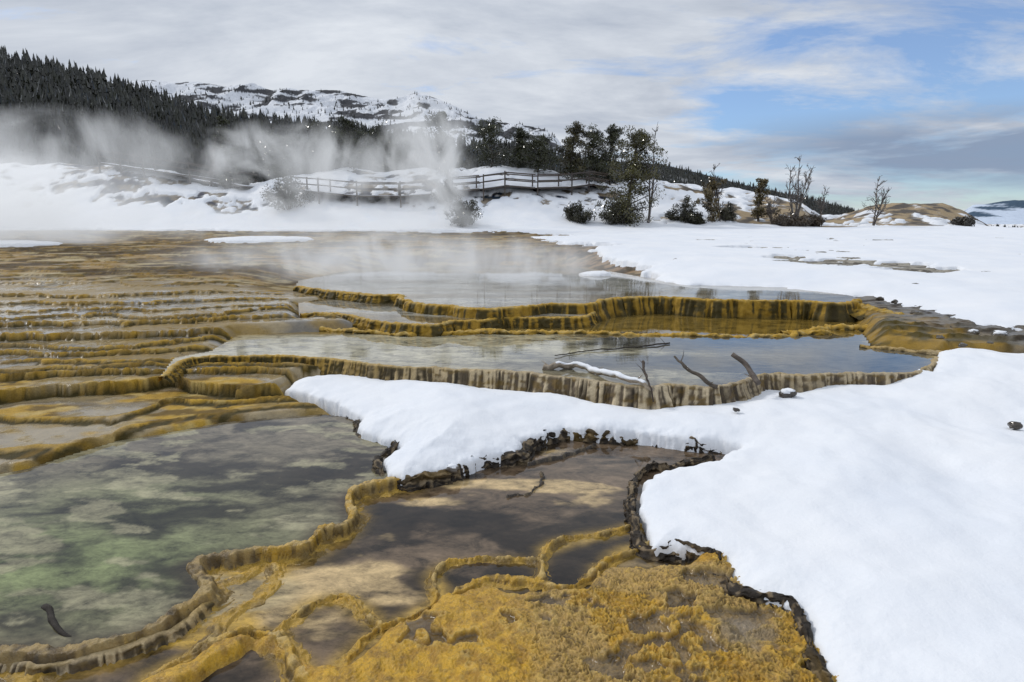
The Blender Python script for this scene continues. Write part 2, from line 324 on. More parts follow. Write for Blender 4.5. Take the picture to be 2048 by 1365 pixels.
# ---------- near rims and yellow mound as one crust
rims=[ # points, z top, width
([(p[0],p[1]) for p in ab],.028,.040,0),
([(1300,1042),(1250,1050),(1185,1063),(1130,1075),(1092,1093),(1076,1122),(1050,1114),(1000,1110),(930,1112),(885,1126),(872,1150),(880,1185),(840,1215),(775,1245),(700,1300),(660,1350)],-.03,.017,-.02),
([(1310,1082),(1260,1092),(1215,1115),(1180,1150),(1150,1172),(1090,1170),(1060,1160),(960,1165),(895,1195)],-.025,.019,-.02),
([(560,1300),(563,1262),(570,1240),(610,1205),(650,1190),(700,1192),(740,1225),(775,1250)],-.03,.022,-.02),
([(1076,1122),(1082,1150),(1070,1170)],-.035,.014,-.02),
([(550,1110),(562,1140),(530,1180),(480,1212),(440,1235),(420,1262),(370,1300),(300,1340)],-.045,.016,-.02),
([(520,1110),(500,1140),(430,1160)],-.045,.014,-.02),
([(1200,1150),(1215,1175),(1240,1150),(1290,1140),(1370,1150),(1420,1120)],-.015,.016,-.02),
([(420,1290),(470,1262),(520,1262),(560,1290),(600,1330),(640,1380)],-.01,.032,-.02),
([(1060,932),(1110,920),(1150,905),(1190,893)],-.03,.018,-.06),
([(1010,992),(1060,986),(1085,966),(1078,950)],-.035,.012,-.06)]
RL=[[PT(u,v,zr) for u,v in catmull(np.array(pts,float),12)] for pts,z,w,zr in rims]
C_poly=poly([(1310,1082),(1400,1078),(1470,1100),(1510,1160),(1620,1190),(1690,1300),(1750,1420),(1840,1800),(-100,1800),(200,1390),(330,1335),(430,1292),(500,1262),(560,1268),(575,1235),(640,1185),(700,1185),(770,1240),(840,1215),(880,1180),(960,1168),(1080,1172),(1165,1168),(1190,1140),(1240,1100)],-.02)
holes=[poly(q,-.02) for q in ([(568,1290),(577,1243),(615,1213),(650,1200),(700,1203),(735,1233),(762,1252),(720,1288),(690,1316),(630,1325)],[(380,1365),(430,1335),(500,1290),(545,1300),(590,1345),(620,1460),(340,1460)],[(1235,1124),(1222,1112),(1270,1092),(1390,1088),(1420,1100),(1360,1124),(1290,1130)],[(900,1160),(960,1138),(1050,1136),(1058,1150),(980,1162)])]
X,Y=polar(1.3,6.6,1.0022,-52,42,1120)
w1=fbm(X*3,Y*3,3,50); w2=fbm(X*11,Y*11,3,58); w3=fbm(X*28,Y*28,3,59); w4=fbm(X*45,Y*45,2,60)
wx=.06*fbm(X*4,Y*4,3,81)+.022*fbm(X*13,Y*13,2,82); wy=.06*fbm(X*4,Y*4,3,83)+.022*fbm(X*13,Y*13,2,84)
h=.5+.7*fbm(X*1.3,Y*1.3,3,51)+.45*fbm(X*5,Y*5,3,52)+.30*fbm(X*14,Y*14,3,55)
ms=.10; k=np.floor(h/ms); fr=h/ms-k; lip=np.exp(-((fr-.3)/.16)**2); tz=ms*(sst(fr/.25)-fr)+.07*lip
d=sdf(X,Y,C_poly)+w1*.09+w2*.04
for q in holes: d=np.minimum(d,-sdf(X,Y,q)+w1*.05+w2*.03)
rough=sst((X-PT(1000,1200,0)[0])/.35)
rel=.12*tz*(.3+.7*rough)+.04*(h-.5)+.045*fbm(X*2.6,Y*2.6,3,53)+.008*w2
# irregular shallow pockets with lacy net-like lips
p=fbm(X*4.2+wx*6,Y*5.4+wy*6,3,120)+.45*fbm(X*13,Y*16,2,121)
net=np.exp(-(np.abs(fbm(X*8+wx*8,Y*10+wy*8,2,122))/.05)**2)*rough      # thin winding ridges
gx0,gy0=PT(1095,1237,0); p=np.minimum(p,(np.sqrt(((X-gx0)/1.15)**2+(Y-gy0)**2)-.085)*4+w2*.2-.12)
thr=-.30-.10*(1-rough); pk=sst((thr+.03-p)/.12)*sst((d-.03)/.06); pl=np.exp(-((p-thr-.07)/.05)**2)*sst((d-.02)/.05)
Zm=-.13+.135*sst((d+.04)/.13)+sst(d/.2)*(np.clip(rel,-.03,.07)*(1-.5*pk)+.007*net)+.003*w3*sst((d+.02)/.1)-.020*pk+.006*pl
Zr=np.full(X.shape,-.2); R=np.zeros(X.shape); AP=np.full(X.shape,-.2); crustm=np.zeros(X.shape)
for i,((pts,z,w,zr),L) in enumerate(zip(rims,RL)):
    dd=ldist(X+wx*(1.0 if i else .5),Y+wy*(1.0 if i else .5),L,pad=.9)
    ww=w*np.clip(1+.9*fbm(X*3.5,Y*3.5,2,90+i)+.6*w2,.35,2.2)
    q=np.exp(-(dd/ww)**2*.9); zi=-.14+(z+.14+.014*w1+.016*w2+.014*w3+.006*w4)*np.clip(q*1.35,0,1)**.8
    Zr=np.maximum(Zr,zi); R=np.maximum(R,np.exp(-(dd/(ww*1.1))**2))
    if i<9:
        a=np.exp(-(dd/(ww*3.2+.03))**2); kk=a*4+1.2*w2+.8*w1; kf=kk-np.floor(kk)
        AP=np.maximum(AP,-.090+.034*a*(1+.8*w1)+.012*np.exp(-((kf-.3)/.2)**2)*a+.010*w3*a)
    else: crustm=np.maximum(crustm,(dd<.15)*1.)
Zc=np.maximum(np.maximum(Zm,Zr),AP)
n=fbm(X*2.2,Y*2.6,4,54); nf2=fbm(X*18,Y*18,4,57)
c=mix(np.array([.58,.325,.016]),np.array([.38,.20,.012]),sst(nf2*1.8+.4))
c=mix(c,np.array([.44,.29,.10]),sst((n+.05)*4)*.8*np.clip(rough+.15,0,1))
pit_shade=np.clip(sst((-nf2-.04+.25*w1-.4*net)*5)*(1-lip)*rough+sst((.12-fr)*9)*.7*(.15+.65*rough)+.5*sst(-w4*4-.6),0,1)
c=mix(c,np.array([.085,.05,.012]),pit_shade*.75)  # shade painted into the recesses, since the soft light shows little relief
c=mix(c,np.array([.60,.39,.07]),np.clip(lip*.3+net*.45,0,1))
c=mix(c,np.array([.58,.40,.11]),pl*.5)
c=mix(c,mix(np.array([.19,.135,.07]),np.array([.06,.042,.025]),sst(w2*2+.5)),pk*.85)
gx,gy=PT(1490,1270,0); gr=np.exp(-((X-gx)/.20)**2-((Y-gy)/.15)**2); c=mix(c,np.array([.24,.20,.15]),sst(gr*2+nf2-.5)*.6)
c=mix(np.array([.46,.31,.09]),c,sst(d/.05))
rcol=mix(np.array([.49,.285,.022]),np.array([.52,.36,.12]),sst(w2*1.5+.3)); rcol=mix(rcol,np.array([.10,.06,.010]),np.clip(sst((.8-R)*3)*.7+sst(-w3*3-.2)*.6,0,1))
lowleft=1-sst((X-PT(300,1250,0)[0])/.5); rcol=mix(rcol,mix(np.array([.32,.23,.10]),DARK,sst(vn(X*24,Y*24,8)*2-.6)),lowleft*.8)
apc=mix(np.array([.44,.27,.04]),np.array([.18,.11,.02]),sst(w2*2+.3)); 
isr=(Zr>Zm); isa=(AP>np.maximum(Zm,Zr)); c=np.where(isr[...,None],rcol,c); c=np.where(isa[...,None],apc,c); c=np.where((crustm>0)[...,None]&isr[...,None],mix(DARK,np.array([.16,.12,.07]),sst(w3*2)),c)
wetm=np.where(isr|isa,.3,.3+.55*pk)
ca=np.concatenate([np.clip(c,0,1),wetm[...,None]],-1)
o=hf('yellow_travertine',X,Y,Zc,M_MOUND,ca,keep=Zc>-.105); prop(o,'rough yellow orange mound and branching rims in the foreground',kind='structure')
# ---------- waters
def gauss(X,Y,u,v,z,rx,ry):
    px,py=PT(u,v,z); return np.exp(-((X-px)/rx)**2-((Y-py)/ry)**2)
def water(P,z,colf,label,grid,pad=.05,spec=.5):
    X,Y=grid; d=sdf(X,Y,P); c=colf(X,Y,d); c=np.concatenate([np.clip(c,0,1),np.full(X.shape+(1,),spec)],-1)
    o=hf('pool_water',X,Y,np.full(X.shape,z),M_WATER,c,keep=d>-pad); prop(o,label,kind='structure')
def wisp(X,Y,s):
    w=fbm(X*.8,Y*.8,3,s+40); return fbs(X*.8+w*1.2+.5*Y,Y*2.2+w*.9-.4*X,6,s)
def colA(X,Y,d):
    w=wisp(X,Y,21); w3=fbs(X*2.6+.8*Y,Y*5,5,26); c=mix(np.array([.15,.125,.085]),np.array([.028,.021,.014]),sst(w*3.0+w3*1.2+.35))
    gm=np.clip(1.1*gauss(X,Y,90,1130,0,1.7,.65)+.45*gauss(X,Y,300,990,0,1.3,.5),0,1)
    c=mix(c,mix(np.array([.17,.195,.085]),np.array([.032,.036,.017]),sst(w*2.8+w3*1.2+.4)),gm)
    w2=fbs(X*1.5+.5*Y,Y*3.3,6,24); c=mix(c,np.array([.34,.31,.19]),sst((w2*.7+w3*.4-.06)*7)*.6)
    rd=np.minimum(ldist(X,Y,RL[0]),d+.3); c=mix(c,np.array([.05,.035,.02]),np.exp(-(rd/.12)**2)*.7)
    return c
def colB(X,Y,d):
    w=wisp(X,Y,27); w3=fbs(X*2.6+.8*Y,Y*5,5,29); c=mix(np.array([.125,.088,.056]),np.array([.024,.017,.011]),sst(w*3.0+w3+.5))
    n=fbm(X*1.6,Y*3,5,28); cr=0
    for (u,v,rx,ry,a) in ((1000,968,.45,.09,1),(1170,975,.40,.11,1),(850,1005,.35,.11,.9),(770,1080,.25,.18,.9),(560,1160,.5,.18,1),(450,1210,.35,.22,1),(700,1180,.40,.08,.6),(470,1250,.5,.2,.8),(800,1200,.25,.08,.6),(1240,1130,.2,.05,.4)):
        cr=cr+a*gauss(X,Y,u,v,-.06,rx,ry)
    c=mix(c,np.array([.47,.34,.17]),sst((cr+n*.9+w3*.3-.36)*3.2)*.92)
    ap=np.full(X.shape,9.)
    for i in range(1,9): ap=np.minimum(ap,ldist(X,Y,RL[i]))
    c=mix(c,np.array([.42,.27,.055]),np.exp(-(ap/(.07+.04*n))**2)*.85*sst(n+.75))
    ap=ldist(X,Y,RL[0]); c=mix(c,np.array([.46,.29,.06]),np.exp(-((ap)/(.12+.08*n))**2)*.85)
    gg=gauss(X,Y,470,1180,-.06,.38,.30)+gauss(X,Y,420,1270,-.06,.5,.16); return mix(c,mix(np.array([.48,.30,.05]),np.array([.36,.28,.15]),sst(n*3+.4)),sst((gg+n*.5-.35)*3)*.9)
def colM(X,Y,d):
    n=fbs(X*.5,Y*1.6,5,30); c=mix(np.array([.36,.33,.23]),np.array([.08,.075,.06]),sst((X+1.0)/3.5+n*1.2))
    c=mix(c,np.array([.32,.24,.10]),np.exp(-np.clip(d,0,9)/.12)*.6)
    return mix(c,np.array([.18,.115,.02]),sst((Y-10.0+n*.5)/.5)*.9)
def colU(X,Y,d):
    n=fbs(X*.5,Y*1.5,4,31); c=mix(np.array([.30,.29,.25]),np.array([.16,.13,.08]),sst(n*2+.3)); return mix(c,np.array([.26,.16,.03]),np.exp(-np.clip(d,0,9)/.25)*.6)
water(A_poly,0,colA,'still grey green pool in the left foreground',polar(1.5,8.5,1.004,-62,5,700),.0,.42)
water(B_poly,-.06,colB,'shallow brown pool in the central foreground',polar(1.2,8.5,1.0042,-62,62,960),.05,.42)
water(M_poly,.33,colM,'wide reflecting pool behind the long fluted wall',polar(6.5,14,1.004,-40,45,560),.0,.9)
water(U_poly,.66,colU,'upper steaming pool held by the golden wall',polar(9.5,22,1.004,-30,40,460),.0)
water(U2_poly,.5,colU,'narrow ledge pool below the upper golden wall',polar(9,15,1.005,-30,20,300),.0,.35)
# ---------- terrace walls: lip + fluted face
def ribbon(name,pts,label,w=.05,side=1,idrop=.08,ds=.012,slope=.25,flute=.02,fl=14,wob=.03,lump=.006,sty='gold',seed=0,zj=0.0,line=None):
    xy,Nn,seg,S=line if line is not None else winding(pts,ds,wob,side,seed)
    h=S[:,3]; gd=S[:,4]
    O=[];Zr=[];tt=[]
    for j in range(6):
        a=j/6*math.pi/2; O.append(-w*math.cos(a)+0*h); Zr.append(-idrop*(1-math.sin(a))+0*h); tt.append(-1+j/6)
    for j in range(5):
        a=j/5*math.pi/2; O.append(w*math.sin(a)+0*h); Zr.append(-w*.6*(1-math.cos(a))+0*h); tt.append(.0+.03*j)
    nw=12
    for j in range(nw+1):
        a=j/nw; O.append(w+slope*h*a**1.3); Zr.append(-w*.6-np.maximum(h-w*.6,.02)*a-.03*(j==nw)); tt.append(.15+.85*a)
    O=np.array(O).T; Zr=np.array(Zr).T; tt=np.array(tt)[None,:]+0*O; SG=seg[:,None]+0*O
    SW=SG+.12*fbm(SG*1.7,SG*0,3,seed+20)+.006*fbm(SG*6,tt*2,2,seed+21)     # uneven flute spacing
    O=O*(1+.5*fbm(SG*2.5,SG*0+3,2,seed+2))
    n1=vn(SW*fl,tt*.5+seed,seed+3); n2=vn(SW*fl*2.3,tt*1.2,seed+4); pm=.7+.7*vn(SG*2.2,tt*.8,seed+22)
    rid=1-np.abs(2*n1-1); env=np.clip(tt,0,1)**.5
    O=O+flute*pm*(rid*1.6-.8+.6*n2)*env
    Zr=Zr+lump*fbm(SG*12,tt*4,3,seed+5)*2+zj*fbm(SG*5,SG*0,3,seed+6)
    O=O+lump*fbm(SG*14,tt*7,3,seed+7)*1.8+.025*(w/.05)*fbm(SG*3,tt*1.5,2,seed+23)*env
    V=np.stack([xy[:,0:1]+Nn[:,0:1]*O,xy[:,1:2]+Nn[:,1:2]*O,S[:,2:3]+Zr],-1)
    stk=vn(SW*fl*1.5,tt*.5+5,seed+8); stk2=vn(SG*fl*.3,tt*.8,seed+9); nn=fbm(SG*9,tt*9,4,seed+10)
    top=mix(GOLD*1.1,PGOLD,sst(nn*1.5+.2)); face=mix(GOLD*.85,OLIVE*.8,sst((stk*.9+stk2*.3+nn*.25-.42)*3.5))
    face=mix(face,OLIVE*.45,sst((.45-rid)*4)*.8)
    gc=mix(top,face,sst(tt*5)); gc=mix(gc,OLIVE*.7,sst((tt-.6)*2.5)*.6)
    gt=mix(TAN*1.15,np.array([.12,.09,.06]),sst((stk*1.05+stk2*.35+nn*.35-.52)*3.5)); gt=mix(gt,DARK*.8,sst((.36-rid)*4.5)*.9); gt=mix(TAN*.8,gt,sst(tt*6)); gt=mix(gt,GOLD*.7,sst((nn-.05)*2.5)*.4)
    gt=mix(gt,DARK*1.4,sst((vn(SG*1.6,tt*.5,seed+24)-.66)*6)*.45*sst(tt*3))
    c=mix(gt,gc,gd[:,None]+0*O)
    if sty=='crust':
        c=mix(DARK*.7,np.array([.22,.165,.10]),sst((nn+stk-.55)*2.5)); c=mix(c,DGOLD,sst(vn(SG*2,tt*2,3)*3-2.0)*.6)
    c=np.concatenate([np.clip(c,0,1),.2*np.ones(O.shape+(1,))],-1)
    F=grid_faces(*O.shape)
    if side>0: F=F[:,::-1]
    o=np_mesh(name,V.reshape(-1,3),F,M_TRAV,c.reshape(-1,4)); prop(o,label,kind='structure'); return o
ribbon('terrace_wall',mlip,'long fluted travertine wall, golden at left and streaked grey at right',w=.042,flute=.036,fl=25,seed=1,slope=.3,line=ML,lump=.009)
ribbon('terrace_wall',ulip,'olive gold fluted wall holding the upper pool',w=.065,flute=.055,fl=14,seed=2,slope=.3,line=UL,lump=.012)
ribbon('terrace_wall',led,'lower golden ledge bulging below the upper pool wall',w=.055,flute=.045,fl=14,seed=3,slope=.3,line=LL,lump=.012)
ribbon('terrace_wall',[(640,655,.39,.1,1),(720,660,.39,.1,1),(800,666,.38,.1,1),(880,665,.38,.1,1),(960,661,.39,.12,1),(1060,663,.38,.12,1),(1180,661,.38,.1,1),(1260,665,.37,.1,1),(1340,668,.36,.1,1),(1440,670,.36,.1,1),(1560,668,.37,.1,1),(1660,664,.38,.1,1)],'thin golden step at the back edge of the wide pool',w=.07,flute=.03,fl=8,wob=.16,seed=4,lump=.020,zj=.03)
ribbon('terrace_wall',[(1560,664,.36,.10,1),(1640,655,.38,.10,1),(1740,650,.42,.12,1),(1840,656,.46,.12,1)],'low golden shelf below the right end of the upper wall',w=.10,flute=.02,fl=8,wob=.12,seed=5,lump=.022,slope=1.5,zj=.03)
ribbon('terrace_wall',[(1690,604,.64,.14,1),(1740,612,.61,.14,1),(1790,626,.57,.14,1),(1850,642,.51,.12,.8)],'brown gold slope where the upper wall meets the snow',w=.10,flute=.02,fl=8,wob=.10,seed=9,lump=.025,slope=1.8,zj=.03)
ribbon('terrace_wall',[(1720,690,.37,.06,.8),(1780,694,.37,.06,.6),(1850,702,.37,.06,.4),(1900,700,.38,.06,.3)],'low grey ledge at the right end of the wide pool',w=.06,flute=.02,seed=6,wob=.06,lump=.018,zj=.02)
ribbon('terrace_wall',[(425,1186,-.01,.10,.7),(380,1230,-.01,.12,.5),(325,1262,-.01,.14,.35),(240,1292,-.01,.16,.3),(150,1316,-.01,.18,.2),(80,1326,-.01,.18,.2),(0,1318,-.01,.18,.2),(-200,1305,-.01,.18,.2)],'fluted grey brown apron below the lower left rim',w=.028,side=-1,flute=.028,fl=42,wob=.02,seed=8,ds=.005,slope=.6,lump=.008)
c1=[(565,782),(650,806),(713,836),(720,866),(794,888),(758,912),(770,949),(805,958),(900,940),(960,918),(1042,905),(1057,884),(1130,860),(1200,868),(1300,872),(1400,886),(1480,884)]
ribbon('snow_edge_crust',[(u,v,.03,(.07 if u<800 else .10)) for u,v in c1],'dark knobbly crust under the edge of the snow tongue',w=.028,idrop=.06,flute=.030,fl=20,wob=.03,lump=.020,zj=.06,sty='crust',seed=41,slope=.3,ds=.008)
c2=[(1430,914,.0),(1330,928,.0),(1275,950,.0),(1262,1000,.0),(1288,1080,.02),(1376,1084,.035),(1434,1106,.045),(1474,1170,.05),(1582,1204,.05),(1632,1298,.05),(1664,1362,.05),(1706,1500,.05)]
ribbon('snow_edge_crust',[(u,v,z,.09) for u,v,z in c2],'dark crust along the snow edge beside the yellow mound',w=.024,idrop=.05,flute=.025,fl=24,wob=.03,lump=.020,zj=.055,sty='crust',seed=42,slope=.5,ds=.006)
# ---------- hills
def hillsurf(name,us,ridge,vb,Y0,Y1,mat,colf,nz,label,pw=.9,nt=60,nu=420,back=.25):
    u=np.linspace(us[0],us[1],nu); t=np.linspace(0,1+back,nt)
    Tm,U=np.meshgrid(t,u,indexing='ij'); vr=np.interp(U,*ridge); vbb=np.interp(U,*vb) if isinstance(vb,tuple) else vb
    Yv=Y0+(Y1-Y0)*Tm; V=vbb+(vr-vbb)*np.clip(Tm,0,1)**pw
    Xv,Zv=RY(U,V,Yv); Zv=Zv-np.clip(Tm-1,0,1)*(Y1-Y0)*.35
    Zv=Zv+nz(Xv,Yv,Tm)
    o=hf(name,Xv,Yv,Zv,mat,colf(Xv,Yv,Zv,Tm)); prop(o,label,kind='structure'); return Xv,Yv,Zv,U,Tm
rid=([-900,-300,0,100,150,250,330,400,500,600,700,800,900,1000,1120,1200,1320,1400,1500,1600,1700,1740,1800,2600],[88,98,110,132,146,175,202,224,240,258,266,276,292,306,316,322,328,348,374,394,420,440,470,480])
def ch(X,Y,Z,T):
    n=fbm(X*.04,Y*.04,4,61); c=mix(np.array([.030,.030,.024]),SNOWC*.5,sst((n-.20)*3)*.4+.01); return np.concatenate([c,np.zeros(X.shape+(1,))],-1)
hx=hillsurf('wooded_hill',(-900,2300),rid,([-900,1000,1300,1800,2600],[400,420,455,470,480]),95,330,M_HILL,ch,lambda X,Y,T:4.0*fbm(X*.02,Y*.02,4,60)*np.clip(1-abs(T-.5)*1.6,.1,1),'long snowy hillside beneath the dark forest')
mr=([-400,200,300,350,400,450,500,540,600,680,720,760,800,835,870,910,950,1000,1050,1090,1120,1160,1300],[172,168,163,166,166,172,167,176,180,184,193,202,194,188,199,215,232,247,253,263,286,320,420])
def cm(X,Y,Z,T):
    n=fbm(X*.006+Z*.004,Y*.004+Z*.012,5,63); n2=fbm(X*.03+Z*.03,Z*.09-X*.012,4,64)
    c=mix(np.array([.78,.80,.84]),np.array([.04,.04,.045]),sst((n*.5+n2*1.2-.08+.16*sst((X+260)/150.))*8)*.95); return np.concatenate([c,np.zeros(X.shape+(1,))],-1)
mt=hillsurf('snowy_mountain',(-400,1300),mr,330,900,1500,M_MTN,cm,lambda X,Y,T:26*(np.abs(fbm(X*.012,Y*.008,5,62))*-2+.5)*np.clip(T,0,1)*np.clip((1.02-T)*8,.25,1),'white rocky mountain ridge behind the forest',nt=160,nu=900)
dr=([1850,1920,1945,1990,2030,2060,2200,2600],[455,425,408,402,398,400,392,400])
def cd(X,Y,Z,T):
    n=fbm(X*.006,Y*.003+Z*.012,5,66); c=mix(np.array([.60,.68,.80]),np.array([.06,.10,.15]),sst((n+.06)*6)); return np.concatenate([c,np.zeros(X.shape+(1,))],-1)
hillsurf('distant_mountain',(1850,2600),dr,475,2200,3200,M_MTN,cd,lambda X,Y,T:14*fbm(X*.006,Y*.004,4,65)*np.clip(T,0,1),'bluish snow streaked mountain at the far right',nt=60,nu=300)
# ---------- forest on the hill: far-off wood
def forest(surf,n,hr,seed,frac=.80,minT=0,shrink=True,dn=-.25):
    Xv,Yv,Zv,U,T=surf; r=np.random.RandomState(seed)
    nr,nc=Xv.shape; i=(minT+(1-minT)*r.rand(n)**.85)*(nr*frac-2); j=r.rand(n)*(nc-2); a=i.astype(int);b=j.astype(int)
    fa=i-a; fb=j-b
    def ip(A): return (A[a,b]*(1-fa)+A[a+1,b]*fa)*(1-fb)+(A[a,b+1]*(1-fa)+A[a+1,b+1]*fa)*fb
    x,y,z,uu=ip(Xv),ip(Yv),ip(Zv),ip(U); dens=fbm(x*.03,y*.03,3,70)
    k=(dens+r.rand(n)*.9-.12-.15*sst((uu-1250)/200.))>dn; x,y,z,uu=x[k],y[k],z[k],uu[k]; n=len(x)
    h=hr[0]+(hr[1]-hr[0])*r.rand(n)**1.6
    if shrink: h=h*(1-.62*sst((uu-1000)/300.))*np.clip(y/220.,.55,1.1)
    tiers=[(.08,.20,.50),(.28,.175,.72),(.50,.13,.88),(.70,.08,1.0)]; S=5; VV=[];FF=[];CC=[]
    base_sh=(.4+1.1*r.rand(n))[:,None,None]
    for ti,(b0,rad,tp) in enumerate(tiers):
        ang=np.arange(S)*2*math.pi/S; rr=rad*(.45+.9*r.rand(n,S)); ph=r.rand(n,1)*6.28
        px=x[:,None]+h[:,None]*rr*np.cos(ang+ph); py=y[:,None]+h[:,None]*rr*np.sin(ang+ph); pz=z[:,None]+h[:,None]*(b0-.10*r.rand(n,S))
        apx=np.stack([x+h*.03*r.randn(n),y,z+h*tp],1)[:,None,:]
        VV.append(np.concatenate([np.stack([px,py,pz],-1),apx],1)); base=(np.arange(n)*(S+1))[:,None,None]+ti*n*(S+1)
        fc=np.array([[q,(q+1)%S,S] for q in range(S)])[None]+base; FF.append(fc.reshape(-1,3))
        CC.append(np.repeat(base_sh*(.7+.6*r.rand(n))[:,None,None]*np.array([.019,.020,.011])[None,None],S+1,1))
    V=np.concatenate([v.reshape(-1,3) for v in VV]); F=np.concatenate(FF); cc=np.concatenate([q.reshape(-1,3) for q in CC])
    return np_mesh('forest',V,F,M_FOREST,cc,smooth=False)
o=forest(hx,30000,(3.2,7.5),71); prop(o,'dark conifer forest covering the long hillside','forest',kind='stuff')
o=forest(mt,2600,(4,9),73,frac=.78,minT=.3,shrink=False,dn=.2); prop(o,'sparse dark conifers dotted over the snowy mountain','forest',kind='stuff')
# ---------- trees and shrubs
def tubes(segs,S=5):
    V=[];F=[]
    for p0,p1,r0,r1 in segs:
        p0=np.array(p0,float);p1=np.array(p1,float);d=p1-p0;d/=np.linalg.norm(d)+1e-9
        a=np.cross(d,[0,0,1.]) if abs(d[2])<.9 else np.cross(d,[1.,0,0]); a/=np.linalg.norm(a); b=np.cross(d,a); k=len(V)
        for p,r in((p0,r0),(p1,r1)):
            for q in range(S):
                t=q*2*math.pi/S; V.append(p+r*(math.cos(t)*a+math.sin(t)*b))
        for q in range(S): F.append((k+q,k+(q+1)%S,k+S+(q+1)%S,k+S+q))
        F.append((k+S,k+S+1,k+S+2,k+S+3) if S>3 else (k+S,k+S+1,k+S+2,k+S+2))
    return np.array(V),np.array(F)
def wood_mesh(name,segs,c,parent,S=5):
    V,F=tubes(segs,S); n=len(V); cc=np.array(c)[None]*(.7+.6*np.random.RandomState(n%97).rand(n,1)); return np_mesh(name,V,F,M_WOOD,cc,parent)
def leaves(name,centers,rad,per,size,c,parent,seed,flat=.7):
    r=np.random.RandomState(seed); centers=np.array(centers); n=len(centers); rad=np.broadcast_to(rad,(n,))
    p=r.randn(n,per,3); p/=np.linalg.norm(p,axis=2)[...,None]; p*=(r.rand(n,per,1)**.45)*rad[:,None,None]; up=p[...,2]/rad[:,None]; p[...,2]*=flat
    P=(centers[:,None]+p).reshape(-1,3); m=len(P); a=r.randn(m,3); a/=np.linalg.norm(a,axis=1)[:,None]; b=np.cross(a,r.randn(m,3)); b/=np.linalg.norm(b,axis=1)[:,None]
    s=size*(.5+r.rand(m,1)); V=np.stack([P-a*s-b*s*.35,P+a*s-b*s*.35,P+a*s+b*s*.35,P-a*s+b*s*.35],1).reshape(-1,3); F=np.arange(m*4).reshape(m,4)
    br=((.5+1.0*r.rand(n))[:,None]*(1+.4*up)).reshape(-1); cc=np.repeat(np.array(c)[None]*br[:,None],4,0)
    return np_mesh(name,V,F,M_FOL,np.clip(cc,0,1),parent,smooth=False)
def empty(name,loc,label,cat,group=None):
    o=bpy.data.objects.new(name,None); C.objects.link(o); o.location=loc; prop(o,label,cat,group); return o
def place(u,vb,hp,Y=None):
    if Y is None: X,Y,g=locate(u,vb)
    else:
        X,_=RY(u,vb,Y); g=float(far_ground(np.array([X]),np.array([Y]))[0])
    return (X,Y,g-.1),hp/f*Y*1.0
def pine(u,vb,hp,wp,label,seed,Y=None,c=(.040,.043,.018),sparse=1.0,low=.12,name='pine_tree',rag=.45):
    loc,h=place(u,vb,hp,Y); e=empty(name,loc,label,'tree'); r=np.random.RandomState(seed); w=wp/f*loc[1]*.5
    lean=r.randn()*.06*h; bend=.03*h*(.5+r.rand()); pts=[np.array([lean*t+bend*math.sin(5*t+seed),.02*h*math.cos(4*t),h*t]) for t in np.linspace(0,1,9)]
    segs=[(pts[i],pts[i+1],.024*h*(1-i/9)+.02,.024*h*(1-(i+1)/9)+.02) for i in range(8)]
    cen=[];rad=[]; nl=int((14+h*2.0)*sparse)+3
    for i in range(nl):
        t=low+(1-low)*((i+.8*r.rand())/nl); q=min(t,.99)*8; k=int(q); p=pts[k]+(pts[k+1]-pts[k])*(q-k)
        L=w*(min(1,(1-t)**.6*1.2+.15))*(1-rag+rag*1.6*r.rand()); a=i*2.4+r.randn()*.6
        end=p+np.array([math.cos(a)*L,math.sin(a)*L,L*(.25+.25*r.randn())]); segs.append((p,end,.008*h*(1-t)+.02,.010))
        m=3+int(r.rand()*2)
        for s in np.linspace(.15,1.0,m): cen.append(p+(end-p)*s+r.randn(3)*.10*w); rad.append((.20+.16*r.rand())*w*(1.1-.4*t)+.10)
    for q in range(3): cen.append(pts[8]+r.randn(3)*.12*w-np.array([0,0,.05*h*q])); rad.append(.16*w+.08)
    wood_mesh('trunk',segs,(.08,.065,.05),e,5)
    leaves('crown',cen,np.array(rad),80,.06,c,e,seed+1,.7)
    return e
def bare(u,vb,hp,wp,label,seed,Y=None,stems=1,name='dead_tree'):
    loc,h=place(u,vb,hp,Y); e=empty(name,loc,label,'dead tree'); r=np.random.RandomState(seed); w=wp/f*loc[1]*.5; tr=[]
    def branch(p,d,L,rad,dep):
        n=4
        for i in range(n):
            d=d+r.randn(3)*.15; d[2]+=.10; d/=np.linalg.norm(d); q=p+d*L/n; r1=rad*(1-.8*(i+1)/n)+.006
            tr.append((p,q,rad*(1-.8*i/n)+.006,r1)); p=q
            if dep>0 and r.rand()<.7:
                dd=d+r.randn(3)*.6; dd/=np.linalg.norm(dd); branch(p,dd,L*.5,r1*.7,dep-1)
    for s in range(stems):
        ang=r.rand()*6.28; sp=(w*.6 if stems>1 else w*.08); top=np.array([math.cos(ang)*sp,math.sin(ang)*sp,h*(1 if s==0 else .6+.3*r.rand())]); n=10
        pts=[top*t+np.array([math.sin(t*6+s)*.03*h*(t),0,0]) for t in np.linspace(0,1,n+1)]
        R0=.009*h+.03
        for i in range(n): tr.append((pts[i],pts[i+1],R0*(1-i/n)+.010,R0*(1-(i+1)/n)+.010))
        for i in range(3,n):
            for q in range(1+(i%2)):
                a=r.rand()*6.28; d=np.array([math.cos(a),math.sin(a)*.7,.8+.5*r.rand()]); d/=np.linalg.norm(d)
                branch(pts[i],d,w*(.5+.7*r.rand())*(1.2-i/n),R0*.30,2)
    wood_mesh('trunk',tr,(.075,.06,.05),e,4); return e
